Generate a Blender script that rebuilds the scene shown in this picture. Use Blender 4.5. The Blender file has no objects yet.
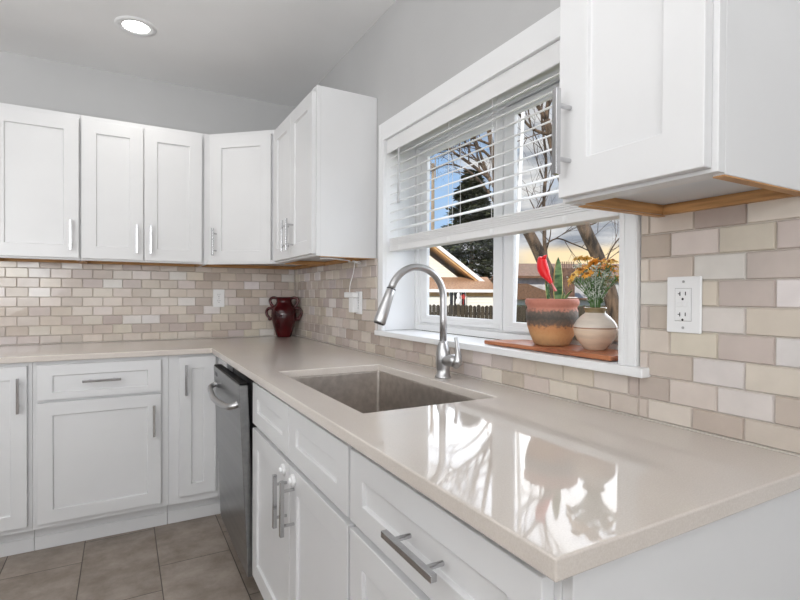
import bpy, bmesh, math, random
from mathutils import Vector, Matrix, noise as mnoise
random.seed(7)
PI = math.pi
SC = bpy.context.scene
COL = SC.collection

# ------------------------------------------------------------------ camera
cyaw, cpitch, croll, FPX = .5086, -.0095, .0051, 497.13
CAM = Vector((-1.0547, -3.394, 1.196))
Fv = Vector((math.sin(cyaw)*math.cos(cpitch), math.cos(cyaw)*math.cos(cpitch), math.sin(cpitch)))
Rv = Vector((math.cos(cyaw), -math.sin(cyaw), 0)); Uv = Rv.cross(Fv)
Rr = Rv*math.cos(croll)+Uv*math.sin(croll); Ur = Uv*math.cos(croll)-Rv*math.sin(croll)
cd = bpy.data.cameras.new('camera'); cam = bpy.data.objects.new('camera', cd); COL.objects.link(cam)
cam.matrix_world = Matrix(((Rr.x, Ur.x, -Fv.x, CAM.x), (Rr.y, Ur.y, -Fv.y, CAM.y), (Rr.z, Ur.z, -Fv.z, CAM.z), (0, 0, 0, 1)))
cd.sensor_width = 36; cd.lens = FPX*36/800; cd.clip_start = .02; cd.clip_end = 400
SC.camera = cam
SC.view_settings.view_transform = 'Standard'; SC.view_settings.look = 'None'
SC.view_settings.exposure = 0.12; SC.view_settings.gamma = 1; SC.view_settings.use_curve_mapping = False

# ------------------------------------------------------------------ sky
W = bpy.data.worlds.new('sky'); SC.world = W; W.use_nodes = True
wn, wl = W.node_tree.nodes, W.node_tree.links
for n in list(wn): wn.remove(n)
def wnode(t, **k):
    n = wn.new(t)
    for a, b in k.items(): setattr(n, a, b)
    return n
tc = wnode('ShaderNodeTexCoord'); sp = wnode('ShaderNodeSeparateXYZ'); wl.new(tc.outputs['Generated'], sp.inputs[0])
rp = wnode('ShaderNodeValToRGB'); wl.new(sp.outputs['Z'], rp.inputs[0])
rp.color_ramp.elements[0].position = .0; rp.color_ramp.elements[0].color = (.62, .70, .78, 1)
rp.color_ramp.elements[1].position = .55; rp.color_ramp.elements[1].color = (.17, .36, .72, 1)
e = rp.color_ramp.elements.new(.12); e.color = (.40, .60, .86, 1)
mp = wnode('ShaderNodeMapping'); mp.inputs['Scale'].default_value = (2.2, 2.2, 7); wl.new(tc.outputs['Generated'], mp.inputs[0])
nz = wnode('ShaderNodeTexNoise'); nz.inputs['Scale'].default_value = 2.3; nz.inputs['Detail'].default_value = 7; wl.new(mp.outputs[0], nz.inputs['Vector'])
def az(v, lo, hi):
    d = wnode('ShaderNodeVectorMath', operation='DOT_PRODUCT'); wl.new(tc.outputs['Generated'], d.inputs[0])
    d.inputs[1].default_value = Vector(v).normalized()
    m = wnode('ShaderNodeMapRange', interpolation_type='SMOOTHSTEP'); wl.new(d.outputs['Value'], m.inputs[0])
    m.inputs[1].default_value = lo; m.inputs[2].default_value = hi
    return m.outputs[0]
right_az = az((.90, .62, .1), .90, .995)          # cloud bank to the right of the garden
glow_a = az((.83, .69, .05), .984, .996)
gz = wnode('ShaderNodeMapRange', interpolation_type='SMOOTHSTEP'); wl.new(sp.outputs['Z'], gz.inputs[0]); gz.inputs[1].default_value = .104; gz.inputs[2].default_value = .080
gmul = wnode('ShaderNodeMath', operation='MULTIPLY'); wl.new(glow_a, gmul.inputs[0]); wl.new(gz.outputs[0], gmul.inputs[1]); glow = gmul.outputs[0]
ad = wnode('ShaderNodeMath', operation='MULTIPLY_ADD'); wl.new(right_az, ad.inputs[0]); ad.inputs[1].default_value = .26; wl.new(nz.outputs['Fac'], ad.inputs[2])
cm = wnode('ShaderNodeMapRange', interpolation_type='SMOOTHSTEP'); wl.new(ad.outputs[0], cm.inputs[0]); cm.inputs[1].default_value = .52; cm.inputs[2].default_value = .72
nz2 = wnode('ShaderNodeTexNoise'); nz2.inputs['Scale'].default_value = 4.5; nz2.inputs['Detail'].default_value = 6; wl.new(mp.outputs[0], nz2.inputs['Vector'])
cr = wnode('ShaderNodeValToRGB'); wl.new(nz2.outputs['Fac'], cr.inputs[0])
cr.color_ramp.elements[0].position = .38; cr.color_ramp.elements[0].color = (.30, .33, .38, 1)
cr.color_ramp.elements[1].position = .62; cr.color_ramp.elements[1].color = (.72, .72, .72, 1)
mx = wnode('ShaderNodeMixRGB'); wl.new(cm.outputs[0], mx.inputs[0]); wl.new(rp.outputs[0], mx.inputs[1]); wl.new(cr.outputs[0], mx.inputs[2])
mg = wnode('ShaderNodeMixRGB'); wl.new(glow, mg.inputs[0]); wl.new(mx.outputs[0], mg.inputs[1]); mg.inputs[2].default_value = (1.0, .80, .50, 1)
bg = wnode('ShaderNodeBackground'); wl.new(mg.outputs[0], bg.inputs[0]); bg.inputs[1].default_value = 1.0
wo = wnode('ShaderNodeOutputWorld'); wl.new(bg.outputs[0], wo.inputs[0])

# ------------------------------------------------------------------ sun and large lights
sl = bpy.data.lights.new('sun', 'SUN'); sl.energy = 4.6; sl.angle = .01; sl.color = (1, .93, .82)
so = bpy.data.objects.new('sun', sl); COL.objects.link(so)
so.rotation_euler = Vector((.72, .38, -.56)).to_track_quat('-Z', 'Y').to_euler()
def area(name, loc, direction, sx, sy, power, col=(1, 1, 1)):
    l = bpy.data.lights.new(name, 'AREA'); l.shape = 'RECTANGLE'; l.size = sx; l.size_y = sy; l.energy = power; l.color = col
    o = bpy.data.objects.new(name, l); COL.objects.link(o); o.location = loc
    o.rotation_euler = Vector(direction).to_track_quat('-Z', 'Y').to_euler(); return o
area('rear_fill', (-1.9, -5.9, 1.55), (.1, 1, -.10), 3.4, 1.4, 46, (.97, .985, 1))  # added fill light behind the camera; the rear wall has no window
area('side_fill', (-4.0, -2.3, 1.5), (1, .1, -.02), 3.0, 1.9, 6, (.97, .985, 1))  # added fill light from the left, where the wall is solid
area('ceiling_bounce_fill', (-2.7, -3.6, 1.5), (.1, .45, 1), 1.8, 1.6, 74, (.99, .995, 1))  # added upward fill that brightens the ceiling; no fixture stands here
# the broad bright sky in front of the kitchen window
kl = bpy.data.lights.new('bright_sky', 'SUN'); kl.energy = 7.5; kl.angle = math.radians(118); kl.color = (.97, .985, 1)
ko = bpy.data.objects.new('bright_sky', kl); COL.objects.link(ko); ko.rotation_euler = Vector((-.93, -.16, -.36)).to_track_quat('-Z', 'Y').to_euler()

# ------------------------------------------------------------------ helpers
def tag(o, label=None, cat=None, group=None, kind=None):
    if label: o['label'] = label
    if cat: o['category'] = cat
    if group: o['group'] = group
    if kind: o['kind'] = kind
    return o
def empty(name, loc=(0, 0, 0), rz=0, label=None, cat=None, group=None, kind=None):
    o = bpy.data.objects.new(name, None); COL.objects.link(o); o.location = loc; o.rotation_euler = (0, 0, rz)
    o.empty_display_size = .05
    return tag(o, label, cat, group, kind)
def obj(name, bm, m, parent=None, bevel=0, smooth=False, label=None, seg=2):
    bmesh.ops.recalc_face_normals(bm, faces=bm.faces)
    me = bpy.data.meshes.new(name); bm.to_mesh(me); bm.free()
    mats = m if isinstance(m, (list, tuple)) else [m]
    for x in mats: me.materials.append(x)
    if smooth:
        for p in me.polygons: p.use_smooth = True
    o = bpy.data.objects.new(name, me); COL.objects.link(o)
    if parent: o.parent = parent
    if bevel:
        b = o.modifiers.new('bevel', 'BEVEL'); b.width = bevel; b.segments = seg; b.limit_method = 'ANGLE'; b.angle_limit = .6
        b.harden_normals = False
    if label: o['label'] = label
    return o
def BM(): return bmesh.new()
def box(bm, x0, x1, y0, y1, z0, z1, mi=0):
    if x0 > x1: x0, x1 = x1, x0
    if y0 > y1: y0, y1 = y1, y0
    if z0 > z1: z0, z1 = z1, z0
    v = [bm.verts.new(p) for p in ((x0,y0,z0),(x1,y0,z0),(x1,y1,z0),(x0,y1,z0),(x0,y0,z1),(x1,y0,z1),(x1,y1,z1),(x0,y1,z1))]
    for f in ((0,3,2,1),(4,5,6,7),(0,1,5,4),(1,2,6,5),(2,3,7,6),(3,0,4,7)):
        fc = bm.faces.new([v[i] for i in f]); fc.material_index = mi
    return v
def prism(bm, pts, z0, z1, axis='z', mi=0):
    def P(a, b, c): return {'z': (a, b, c), 'y': (a, c, b), 'x': (c, a, b)}[axis]
    lo = [bm.verts.new(P(a, b, z0)) for a, b in pts]; hi = [bm.verts.new(P(a, b, z1)) for a, b in pts]
    fs = [bm.faces.new(lo[::-1]), bm.faces.new(hi)]
    n = len(pts)
    for i in range(n): fs.append(bm.faces.new((lo[i], lo[(i+1) % n], hi[(i+1) % n], hi[i])))
    for f in fs: f.material_index = mi
def lathe(bm, prof, cx=0, cy=0, n=40, cap=True, mi=0):
    rings = []
    for r, z in prof:
        rings.append([bm.verts.new((cx+r*math.cos(2*PI*i/n), cy+r*math.sin(2*PI*i/n), z)) for i in range(n)])
    for a, b in zip(rings, rings[1:]):
        for i in range(n):
            f = bm.faces.new((a[i], a[(i+1) % n], b[(i+1) % n], b[i])); f.material_index = mi
    if cap:
        for rg in (rings[0], rings[-1]):
            f = bm.faces.new(rg); f.material_index = mi
def tube(bm, pts, rad, n=12, cap=True, mi=0):
    pts = [Vector(p) for p in pts]
    if not isinstance(rad, (list, tuple)): rad = [rad]*len(pts)
    prev = None; rings = []
    for i, p in enumerate(pts):
        t = (pts[min(i+1, len(pts)-1)]-pts[max(i-1, 0)]).normalized()
        if prev is None:
            u = t.orthogonal().normalized()
        else:
            u = (prev-t*prev.dot(t)); u = u.normalized() if u.length > 1e-6 else t.orthogonal().normalized()
        prev = u; w = t.cross(u)
        rings.append([bm.verts.new(p+(u*math.cos(2*PI*k/n)+w*math.sin(2*PI*k/n))*rad[i]) for k in range(n)])
    for a, b in zip(rings, rings[1:]):
        for k in range(n):
            f = bm.faces.new((a[k], a[(k+1) % n], b[(k+1) % n], b[k])); f.material_index = mi
    if cap:
        bm.faces.new(rings[0][::-1]).material_index = mi; bm.faces.new(rings[-1]).material_index = mi
def cyl(bm, p0, p1, r, n=20, mi=0): tube(bm, [p0, p1], r, n, True, mi)
def spline(P, m=8):
    P = [Vector(p) for p in P]; out = []
    for i in range(len(P)-1):
        a = P[max(i-1, 0)]; b = P[i]; c = P[i+1]; d = P[min(i+2, len(P)-1)]
        for k in range(m):
            t = k/m
            out.append(.5*((2*b)+(c-a)*t+(2*a-5*b+4*c-d)*t*t+(3*b-a-3*c+d)*t**3))
    out.append(P[-1]); return out
def lerp_list(R, n): 
    out = []
    for i in range(n):
        t = i/(n-1)*(len(R)-1); k = min(int(t), len(R)-2); out.append(R[k]+(R[k+1]-R[k])*(t-k))
    return out
def copy_tree(o, parent=None):
    c = o.copy(); COL.objects.link(c); c.parent = parent
    for ch in list(o.children): copy_tree(ch, c)
    return c

# ------------------------------------------------------------------ materials
def mat(name, col, rough=.5, metal=0, spec=.5, coat=0, trans=0, ior=1.45):
    m = bpy.data.materials.new(name); m.use_nodes = True
    b = m.node_tree.nodes['Principled BSDF']
    b.inputs['Base Color'].default_value = (*col, 1); b.inputs['Roughness'].default_value = rough
    b.inputs['Metallic'].default_value = metal; b.inputs['Specular IOR Level'].default_value = spec
    b.inputs['Coat Weight'].default_value = coat; b.inputs['Transmission Weight'].default_value = trans; b.inputs['IOR'].default_value = ior
    m.diffuse_color = (*col, 1)
    return m
def nodes(m): return m.node_tree.nodes, m.node_tree.links, m.node_tree.nodes['Principled BSDF']
def noise_col(m, c1, c2, scale, detail=5, lo=.35, hi=.65, stretch=(1, 1, 1), bump=0, bscale=None, bdist=.002):
    ns, ls, b = nodes(m)
    t = ns.new('ShaderNodeTexCoord'); mpp = ns.new('ShaderNodeMapping'); mpp.inputs['Scale'].default_value = stretch
    ls.new(t.outputs['Object'], mpp.inputs[0])
    n = ns.new('ShaderNodeTexNoise'); n.inputs['Scale'].default_value = scale; n.inputs['Detail'].default_value = detail
    ls.new(mpp.outputs[0], n.inputs['Vector'])
    r = ns.new('ShaderNodeValToRGB'); ls.new(n.outputs['Fac'], r.inputs[0])
    r.color_ramp.elements[0].position = lo; r.color_ramp.elements[0].color = (*c1, 1)
    r.color_ramp.elements[1].position = hi; r.color_ramp.elements[1].color = (*c2, 1)
    ls.new(r.outputs[0], b.inputs['Base Color'])
    if bump:
        n2 = ns.new('ShaderNodeTexNoise'); n2.inputs['Scale'].default_value = bscale or scale; n2.inputs['Detail'].default_value = 4
        ls.new(mpp.outputs[0], n2.inputs['Vector'])
        bp = ns.new('ShaderNodeBump'); bp.inputs['Strength'].default_value = bump; bp.inputs['Distance'].default_value = bdist
        ls.new(n2.outputs['Fac'], bp.inputs['Height']); ls.new(bp.outputs[0], b.inputs['Normal'])
    return m
M = {}
M['cab'] = noise_col(mat('cabinet_white_paint', (.78, .78, .785), .32), (.665, .667, .672), (.695, .697, .702), 3, bump=.03, bscale=60)
M['trim'] = mat('trim_white_gloss', (.80, .805, .81), .3)
M['wall'] = noise_col(mat('wall_grey_paint', (.46, .46, .465), .6), (.48, .48, .48), (.51, .51, .51), 2, bump=.12, bscale=140)
M['ceil'] = noise_col(mat('ceiling_paint', (.62, .62, .62), .7), (.83, .83, .83), (.86, .86, .86), 2, bump=.12, bscale=120)
M['ply'] = noise_col(mat('cabinet_plywood_edge', (.5, .26, .1), .5), (.40, .20, .075), (.62, .34, .14), 8, stretch=(1, 1, 14))
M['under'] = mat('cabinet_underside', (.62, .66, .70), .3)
M['gap'] = mat('dark_gap', (.02, .02, .02), .7)
M['grout'] = noise_col(mat('tile_grout', (.5, .46, .42), .8), (.50, .45, .405), (.58, .53, .48), 60)
M['steel'] = noise_col(mat('brushed_steel_handle', (.55, .55, .56), .17, 1), (.48, .48, .49), (.58, .58, .59), 40, stretch=(1, 1, .1))
M['chrome'] = mat('brushed_nickel', (.50, .50, .505), .32, 1)
M['dark_rubber'] = mat('dark_rubber', (.03, .03, .03), .5)
M['plastic'] = mat('white_plastic', (.82, .825, .83), .28)
M['slot'] = mat('outlet_slot', (.03, .03, .03), .5)

def counter_mat():
    m = mat('quartz_worktop', (.62, .56, .50), .045, spec=.5)
    ns, ls, b = nodes(m)
    t = ns.new('ShaderNodeTexCoord')
    n = ns.new('ShaderNodeTexNoise'); n.inputs['Scale'].default_value = 420; n.inputs['Detail'].default_value = 2; ls.new(t.outputs['Object'], n.inputs['Vector'])
    n2 = ns.new('ShaderNodeTexNoise'); n2.inputs['Scale'].default_value = 5; n2.inputs['Detail'].default_value = 4; ls.new(t.outputs['Object'], n2.inputs['Vector'])
    a = ns.new('ShaderNodeMath'); a.operation = 'MULTIPLY_ADD'; ls.new(n2.outputs['Fac'], a.inputs[0]); a.inputs[1].default_value = .35; ls.new(n.outputs['Fac'], a.inputs[2])
    r = ns.new('ShaderNodeValToRGB'); ls.new(a.outputs[0], r.inputs[0])
    r.color_ramp.elements[0].position = .45; r.color_ramp.elements[0].color = (.585, .530, .480, 1)
    r.color_ramp.elements[1].position = .90; r.color_ramp.elements[1].color = (.650, .600, .552, 1)
    ls.new(r.outputs[0], b.inputs['Base Color'])
    return m
M['counter'] = counter_mat()

def tile_mat():
    m = mat('glazed_wall_tile', (.6, .55, .5), .16, spec=.5)
    ns, ls, b = nodes(m)
    a = ns.new('ShaderNodeAttribute'); a.attribute_name = 'tone'
    t = ns.new('ShaderNodeTexCoord')
    n = ns.new('ShaderNodeTexNoise'); n.inputs['Scale'].default_value = 22; n.inputs['Detail'].default_value = 5; ls.new(t.outputs['Object'], n.inputs['Vector'])
    mr = ns.new('ShaderNodeMapRange'); ls.new(n.outputs['Fac'], mr.inputs[0]); mr.inputs[3].default_value = .90; mr.inputs[4].default_value = 1.10
    mx = ns.new('ShaderNodeMixRGB'); mx.blend_type = 'MULTIPLY'; mx.inputs[0].default_value = 1
    ls.new(a.outputs['Color'], mx.inputs[1]); ls.new(mr.outputs[0], mx.inputs[2]); ls.new(mx.outputs[0], b.inputs['Base Color'])
    n2 = ns.new('ShaderNodeTexNoise'); n2.inputs['Scale'].default_value = 26; n2.inputs['Detail'].default_value = 2; ls.new(t.outputs['Object'], n2.inputs['Vector'])
    bp = ns.new('ShaderNodeBump'); bp.inputs['Strength'].default_value = .35; bp.inputs['Distance'].default_value = .002
    ls.new(n2.outputs['Fac'], bp.inputs['Height']); ls.new(bp.outputs[0], b.inputs['Normal'])
    return m
M['tile'] = tile_mat()

def floor_mat():
    m = mat('floor_porcelain_tile', (.2, .17, .14), .42)
    ns, ls, b = nodes(m)
    def math_(op, a, bb=None, c=None):
        n = ns.new('ShaderNodeMath'); n.operation = op
        for i, v in enumerate((a, bb, c)):
            if v is None: continue
            if isinstance(v, (int, float)): n.inputs[i].default_value = v
            else: ls.new(v, n.inputs[i])
        return n.outputs[0]
    t = ns.new('ShaderNodeTexCoord'); s = ns.new('ShaderNodeSeparateXYZ'); ls.new(t.outputs['Object'], s.inputs[0])
    u = math_('DIVIDE', math_('ADD', s.outputs['X'], 1.512), .2985); ui = math_('FLOOR', u)
    off = math_('MULTIPLY_ADD', ui, -1/3, 0)
    v = math_('ADD', math_('DIVIDE', math_('ADD', s.outputs['Y'], .785), .6), off); vi = math_('FLOOR', v)
    fu = math_('FRACT', u); fv = math_('FRACT', v)
    du = math_('MULTIPLY', math_('MINIMUM', fu, math_('SUBTRACT', 1, fu)), .2985)
    dv = math_('MULTIPLY', math_('MINIMUM', fv, math_('SUBTRACT', 1, fv)), .6)
    d = math_('MINIMUM', du, dv)
    g = ns.new('ShaderNodeMapRange'); ls.new(d, g.inputs[0]); g.inputs[1].default_value = .0012; g.inputs[2].default_value = .0024
    cb = ns.new('ShaderNodeCombineXYZ'); ls.new(ui, cb.inputs[0]); ls.new(vi, cb.inputs[1])
    wn_ = ns.new('ShaderNodeTexWhiteNoise'); wn_.noise_dimensions = '3D'; ls.new(cb.outputs[0], wn_.inputs['Vector'])
    ofs = ns.new('ShaderNodeVectorMath'); ofs.operation = 'MULTIPLY_ADD'; ls.new(cb.outputs[0], ofs.inputs[0]); ofs.inputs[1].default_value = (7.3, 3.1, 0); ls.new(t.outputs['Object'], ofs.inputs[2])
    n = ns.new('ShaderNodeTexNoise'); n.inputs['Scale'].default_value = 7; n.inputs['Detail'].default_value = 9; n.inputs['Roughness'].default_value = .7; n.inputs['Distortion'].default_value = .15
    ls.new(ofs.outputs[0], n.inputs['Vector'])
    r = ns.new('ShaderNodeValToRGB'); ls.new(math_('MULTIPLY_ADD', wn_.outputs['Value'], .10, n.outputs['Fac']), r.inputs[0])
    r.color_ramp.elements[0].position = .38; r.color_ramp.elements[0].color = (.200, .162, .132, 1)
    r.color_ramp.elements[1].position = .72; r.color_ramp.elements[1].color = (.36, .305, .262, 1)
    mx = ns.new('ShaderNodeMixRGB'); ls.new(g.outputs[0], mx.inputs[0]); mx.inputs[1].default_value = (.055, .04, .032, 1); ls.new(r.outputs[0], mx.inputs[2])
    ls.new(mx.outputs[0], b.inputs['Base Color'])
    bp = ns.new('ShaderNodeBump'); bp.inputs['Strength'].default_value = .6; bp.inputs['Distance'].default_value = .002
    ls.new(g.outputs[0], bp.inputs['Height']); ls.new(bp.outputs[0], b.inputs['Normal'])
    return m
M['floor'] = floor_mat()

# ------------------------------------------------------------------ room shell
X0, Y0, H = -4.2, -6.2, 2.5
OY0, OY1, OZ0, OZ1 = -2.605, -1.36, 1.035, 1.91     # window opening
WT = .20
b = BM(); box(b, X0-.2, WT, Y0-.2, .2, -.06, 0); tag(obj('floor', b, M['floor']), kind='structure')
b = BM(); box(b, X0-.2, WT, Y0-.2, .2, H, H+.15); tag(obj('ceiling', b, M['ceil']), kind='structure')
b = BM(); box(b, X0-.2, 0, 0, .2, 0, H); wall_back = tag(obj('wall_back', b, M['wall']), kind='structure')
b = BM(); box(b, X0-.2, X0, Y0, 0, 0, H); tag(obj('wall_left', b, M['wall']), kind='structure')
b = BM(); box(b, X0-.2, 0, Y0-.2, Y0, 0, H); tag(obj('wall_rear', b, M['wall']), kind='structure')
b = BM()
ys = [Y0-.2, OY0, OY1, .2]; zs = [0, OZ0-.024, OZ1, H]
for i in range(3):
    for j in range(3):
        if i == 1 and j == 1: continue
        box(b, 0, WT, ys[i], ys[i+1], zs[j], zs[j+1])
wall_right = tag(obj('wall_right', b, M['wall']), kind='structure')

# ---- backsplash tiles
def lin(c): return tuple((x/255/12.92) if x/255 <= .04045 else ((x/255+.055)/1.055)**2.4 for x in c)
TONES = {'c': (207, 198, 186), 't': (190, 178, 168), 'm': (191, 180, 174), 'w': (217, 212, 208), 'p': (208, 198, 191), 'd': (179, 166, 155), 'b': (203, 192, 180)}
RND = 'ccttmbbbttdpw'
ZR = [.9165]+[.962+.0535*k for k in range(9)]
NEAR = {   # rows of the right wall that stand clear in view
    (0, -5): 'm', (0, -4): 'c', (0, -3): 't', (0, -2): 'b', (0, -1): 'c', (0, 0): 'b', (0, 1): 'b', (0, 2): 'p', (0, 3): 't', (0, 4): 'c',
    (1, -5): 'p', (1, -4): 'm', (1, -3): 'b', (1, -2): 'b', (1, -1): 'b', (1, 0): 'p', (1, 1): 't', (1, 2): 'c', (1, 3): 'w', (1, 4): 't',
    (2, 1): 'p', (2, 2): 't', (2, 3): 'w', (2, 4): 'c',
    (3, 1): 'b', (3, 2): 'c', (3, 3): 'm', (3, 4): 'w',
    (4, 1): 't', (4, 2): 't', (4, 3): 'w', (4, 4): 'c',
    (5, 1): 'w', (5, 2): 'c', (5, 3): 'm', (5, 4): 'w',
    (6, 1): 'c', (6, 2): 'b', (6, 3): 'w', (6, 4): 'm',
    (7, 1): 'd', (7, 2): 'p', (7, 3): 'c', (7, 4): 'm',
    (8, 1): 'b', (8, 2): 'b', (8, 3): 'd', (8, 4): 'p'}
def tiles(name, parent, to_world, joint0, regions, table, seed):
    rnd = random.Random(seed)
    bm = BM(); lay = bm.faces.layers.int.new('ti'); cols = []
    def tile(a0, a1, z0, z1, key):
        g = .0008; a0 += g; a1 -= g; z0 += g; z1 -= g
        if a1-a0 < .004 or z1-z0 < .004: return
        e = .0022; d0, d1 = .003, .0075
        w = [rnd.uniform(-.0005, .0005) for _ in range(4)]
        o = [bm.verts.new(to_world(*p)) for p in ((a0, z0, d0), (a1, z0, d0), (a1, z1, d0), (a0, z1, d0))]
        i_ = [bm.verts.new(to_world(*p)) for p in ((a0+e, z0+e, d1+w[0]), (a1-e, z0+e, d1+w[1]), (a1-e, z1-e, d1+w[2]), (a0+e, z1-e, d1+w[3]))]
        base = TONES[key]; j = rnd.uniform(-5, 5); hcol = lin((base[0]+j, base[1]+j+rnd.uniform(-2, 1), base[2]+j+rnd.uniform(-3, 3)))
        cols.append(hcol)
        fs = [bm.faces.new(i_)]
        for k in range(4): fs.append(bm.faces.new((o[k], o[(k+1) % 4], i_[(k+1) % 4], i_[k])))
        for f in fs: f[lay] = len(cols)-1
    for r in range(len(ZR)-1):
        z0, z1 = ZR[r], ZR[r+1]
        j0 = joint0+(.0503 if r % 2 else 0)
        for c in range(-60, 60):
            a0 = j0+c*.1006; a1 = a0+.1006
            key = table.get((r, c)) if table else None
            if key is None: key = rnd.choice(RND)
            else: rnd.random()
            for (ra, rb, rz0, rz1) in regions:
                x0, x1, y0, y1 = max(a0, ra), min(a1, rb), max(z0, rz0), min(z1, rz1)
                if x1-x0 > .004 and y1-y0 > .004: tile(x0, x1, y0, y1, key)
    bmesh.ops.recalc_face_normals(bm, faces=bm.faces)
    me = bpy.data.meshes.new(name)
    fcol = [cols[f[lay]] for f in bm.faces]
    bm.to_mesh(me); bm.free()
    ca = me.color_attributes.new('tone', 'FLOAT_COLOR', 'CORNER')
    for p in me.polygons:
        for li in p.loop_indices: ca.data[li].color = (*fcol[p.index], 1)
    me.materials.append(M['tile'])
    o = bpy.data.objects.new(name, me); COL.objects.link(o); o.parent = parent
    return o
# right wall: coordinate a = -y (grows towards the camera)
tiles('wall_tile', wall_right, lambda a, z, d: (-d, -a, z), 2.5745-.1006+.005,
      [(.010, 1.285, .914, 1.372), (1.285, 2.657, .914, 1.0095), (2.657, 3.02, .914, 1.388)], NEAR, 3)
tiles('wall_tile', wall_back, lambda a, z, d: (a, -d, z), -1.358, [(-2.4, -.010, .914, 1.372)], None, 11)
b = BM(); box(b, -.003, 0, -1.285, 0, .9145, 1.37); box(b, -.003, 0, -2.657, -1.285, .9145, 1.0095); box(b, -.003, 0, -3.02, -2.657, .9145, 1.388)
obj('tile_grout', b, M['grout'], wall_right)
b = BM(); box(b, -2.4, -.004, -.003, 0, .9145, 1.37); obj('tile_grout', b, M['grout'], wall_back)
b = BM()
box(b, -.012, 0, -3.013, -.012, .9142, .9168); obj('caulk_line', b, mat('caulk', (.62, .58, .53), .4), wall_right, bevel=.001)
b = BM()
box(b, -2.3, 0, -.012, 0, .9142, .9168); obj('caulk_line', b, bpy.data.materials['caulk'], wall_back, bevel=.001)

# ------------------------------------------------------------------ window
win = empty('window_1', (0, 0, 0), kind='structure')
T = M['trim']
b = BM()   # casing boards around the opening (flat board with a raised outer bead)
for (a, c, z0, z1) in ((-1.322, -1.367, 1.0336, 1.984), (-2.6075, -2.655, 1.0336, 1.984)):
    box(b, -.016, 0, a, c, z0, z1)
    s = -1 if a < -2 else 1
    oy = -1.322 if s > 0 else -2.655
    box(b, -.0185, -.0161, oy-s*.002, oy-s*.020, z0, z1-.002); box(b, -.0185, -.0161, oy-s*.032, oy-s*.040, z0, 1.90)
box(b, -.016, 0, -2.6075, -1.367, 1.9035, 1.984)
obj('window_casing', b, T, win, bevel=.0025)
b = BM(); box(b, 0, .0085, OY1-.0005, -1.352, 1.03, 1.918); box(b, 0, .0085, -2.598, OY0+.0005, 1.03, 1.918)
b.free()
b = BM(); prism(b, [(-.034, -2.684), (-.0004, -2.684), (-.0004, -2.6045), (.158, -2.6045), (.158, -1.3605), (-.0004, -1.3605), (-.0004, -1.318), (-.034, -1.318)], 1.0112, 1.0335)
obj('window_sill', b, T, win, bevel=.003)
b = BM()   # reveal lining
box(b, 0.0, .155, -1.368, -1.3602, 1.0352, 1.9098); box(b, 0.0, .155, -2.6048, -2.597, 1.0352, 1.9098); box(b, 0.0, .155, -2.5968, -1.3682, 1.902, 1.9098)
obj('window_jamb', b, T, win, bevel=.001)
b = BM()   # fixed outer frame, stepped
def ring(bm, x0, x1, y0, y1, z0, z1, wy, wz, wy2=None):
    wy2 = wy2 or wy
    box(bm, x0, x1, y0, y0+wy, z0, z1); box(bm, x0, x1, y1-wy2, y1, z0, z1)
    box(bm, x0, x1, y0+wy, y1-wy2, z0, z0+wz); box(bm, x0, x1, y0+wy, y1-wy2, z1-wz, z1)
ring(b, .156, .199, -2.6048, -1.3602, 1.0352, 1.9098, .031, .026, .022)
ring(b, .170, .199, -2.5736, -1.3824, 1.0614, 1.8836, .006, .006, .008)
box(b, .1775, .199, -2.010, -1.968, 1.0676, 1.8774)
obj('window_frame', b, T, win, bevel=.002)
glass = bpy.data.materials.new('window_glass'); glass.use_nodes = True
gn, gl = glass.node_tree.nodes, glass.node_tree.links
for n in list(gn): gn.remove(n)
go = gn.new('ShaderNodeOutputMaterial'); tr = gn.new('ShaderNodeBsdfTransparent'); gg = gn.new('ShaderNodeBsdfGlossy'); gg.inputs['Roughness'].default_value = .0
fr = gn.new('ShaderNodeFresnel'); fr.inputs[0].default_value = 1.3; mxs = gn.new('ShaderNodeMixShader')
gi = gn.new('ShaderNodeNewGeometry'); gm = gn.new('ShaderNodeMath'); gm.operation = 'SUBTRACT'; gm.inputs[0].default_value = 1; gl.new(gi.outputs['Backfacing'], gm.inputs[1])
gm2 = gn.new('ShaderNodeMath'); gm2.operation = 'MULTIPLY'; gl.new(fr.outputs[0], gm2.inputs[0]); gl.new(gm.outputs[0], gm2.inputs[1]); gl.new(gm2.outputs[0], mxs.inputs[0]); gl.new(tr.outputs[0], mxs.inputs[1]); gl.new(gg.outputs[0], mxs.inputs[2]); gl.new(mxs.outputs[0], go.inputs[0])
for (ya, yb, x0, name) in ((-1.966, -1.3905, .174, 'window_sash'), (-2.5455, -1.999, .160, 'window_sash')):
    b = BM(); st = .051 if ya > -2 else .043
    ring(b, x0, x0+.0165, ya, yb, 1.0676, 1.8774, st, .0375 if ya > -2 else .035, st)
    box(b, x0-.004, x0, ya+st*.35, yb-st*.35, 1.071, 1.0865)
    s = obj(name, b, T, win, bevel=.002)
    b = BM(); box(b, x0+.009, x0+.012, ya+.03, yb-.03, 1.085, 1.86); obj('glass_pane', b, glass, s)
b = BM(); box(b, .1545, .1595, -2.018, -2.006, 1.42, 1.47); obj('sash_latch', b, M['plastic'], win, bevel=.002)

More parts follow.
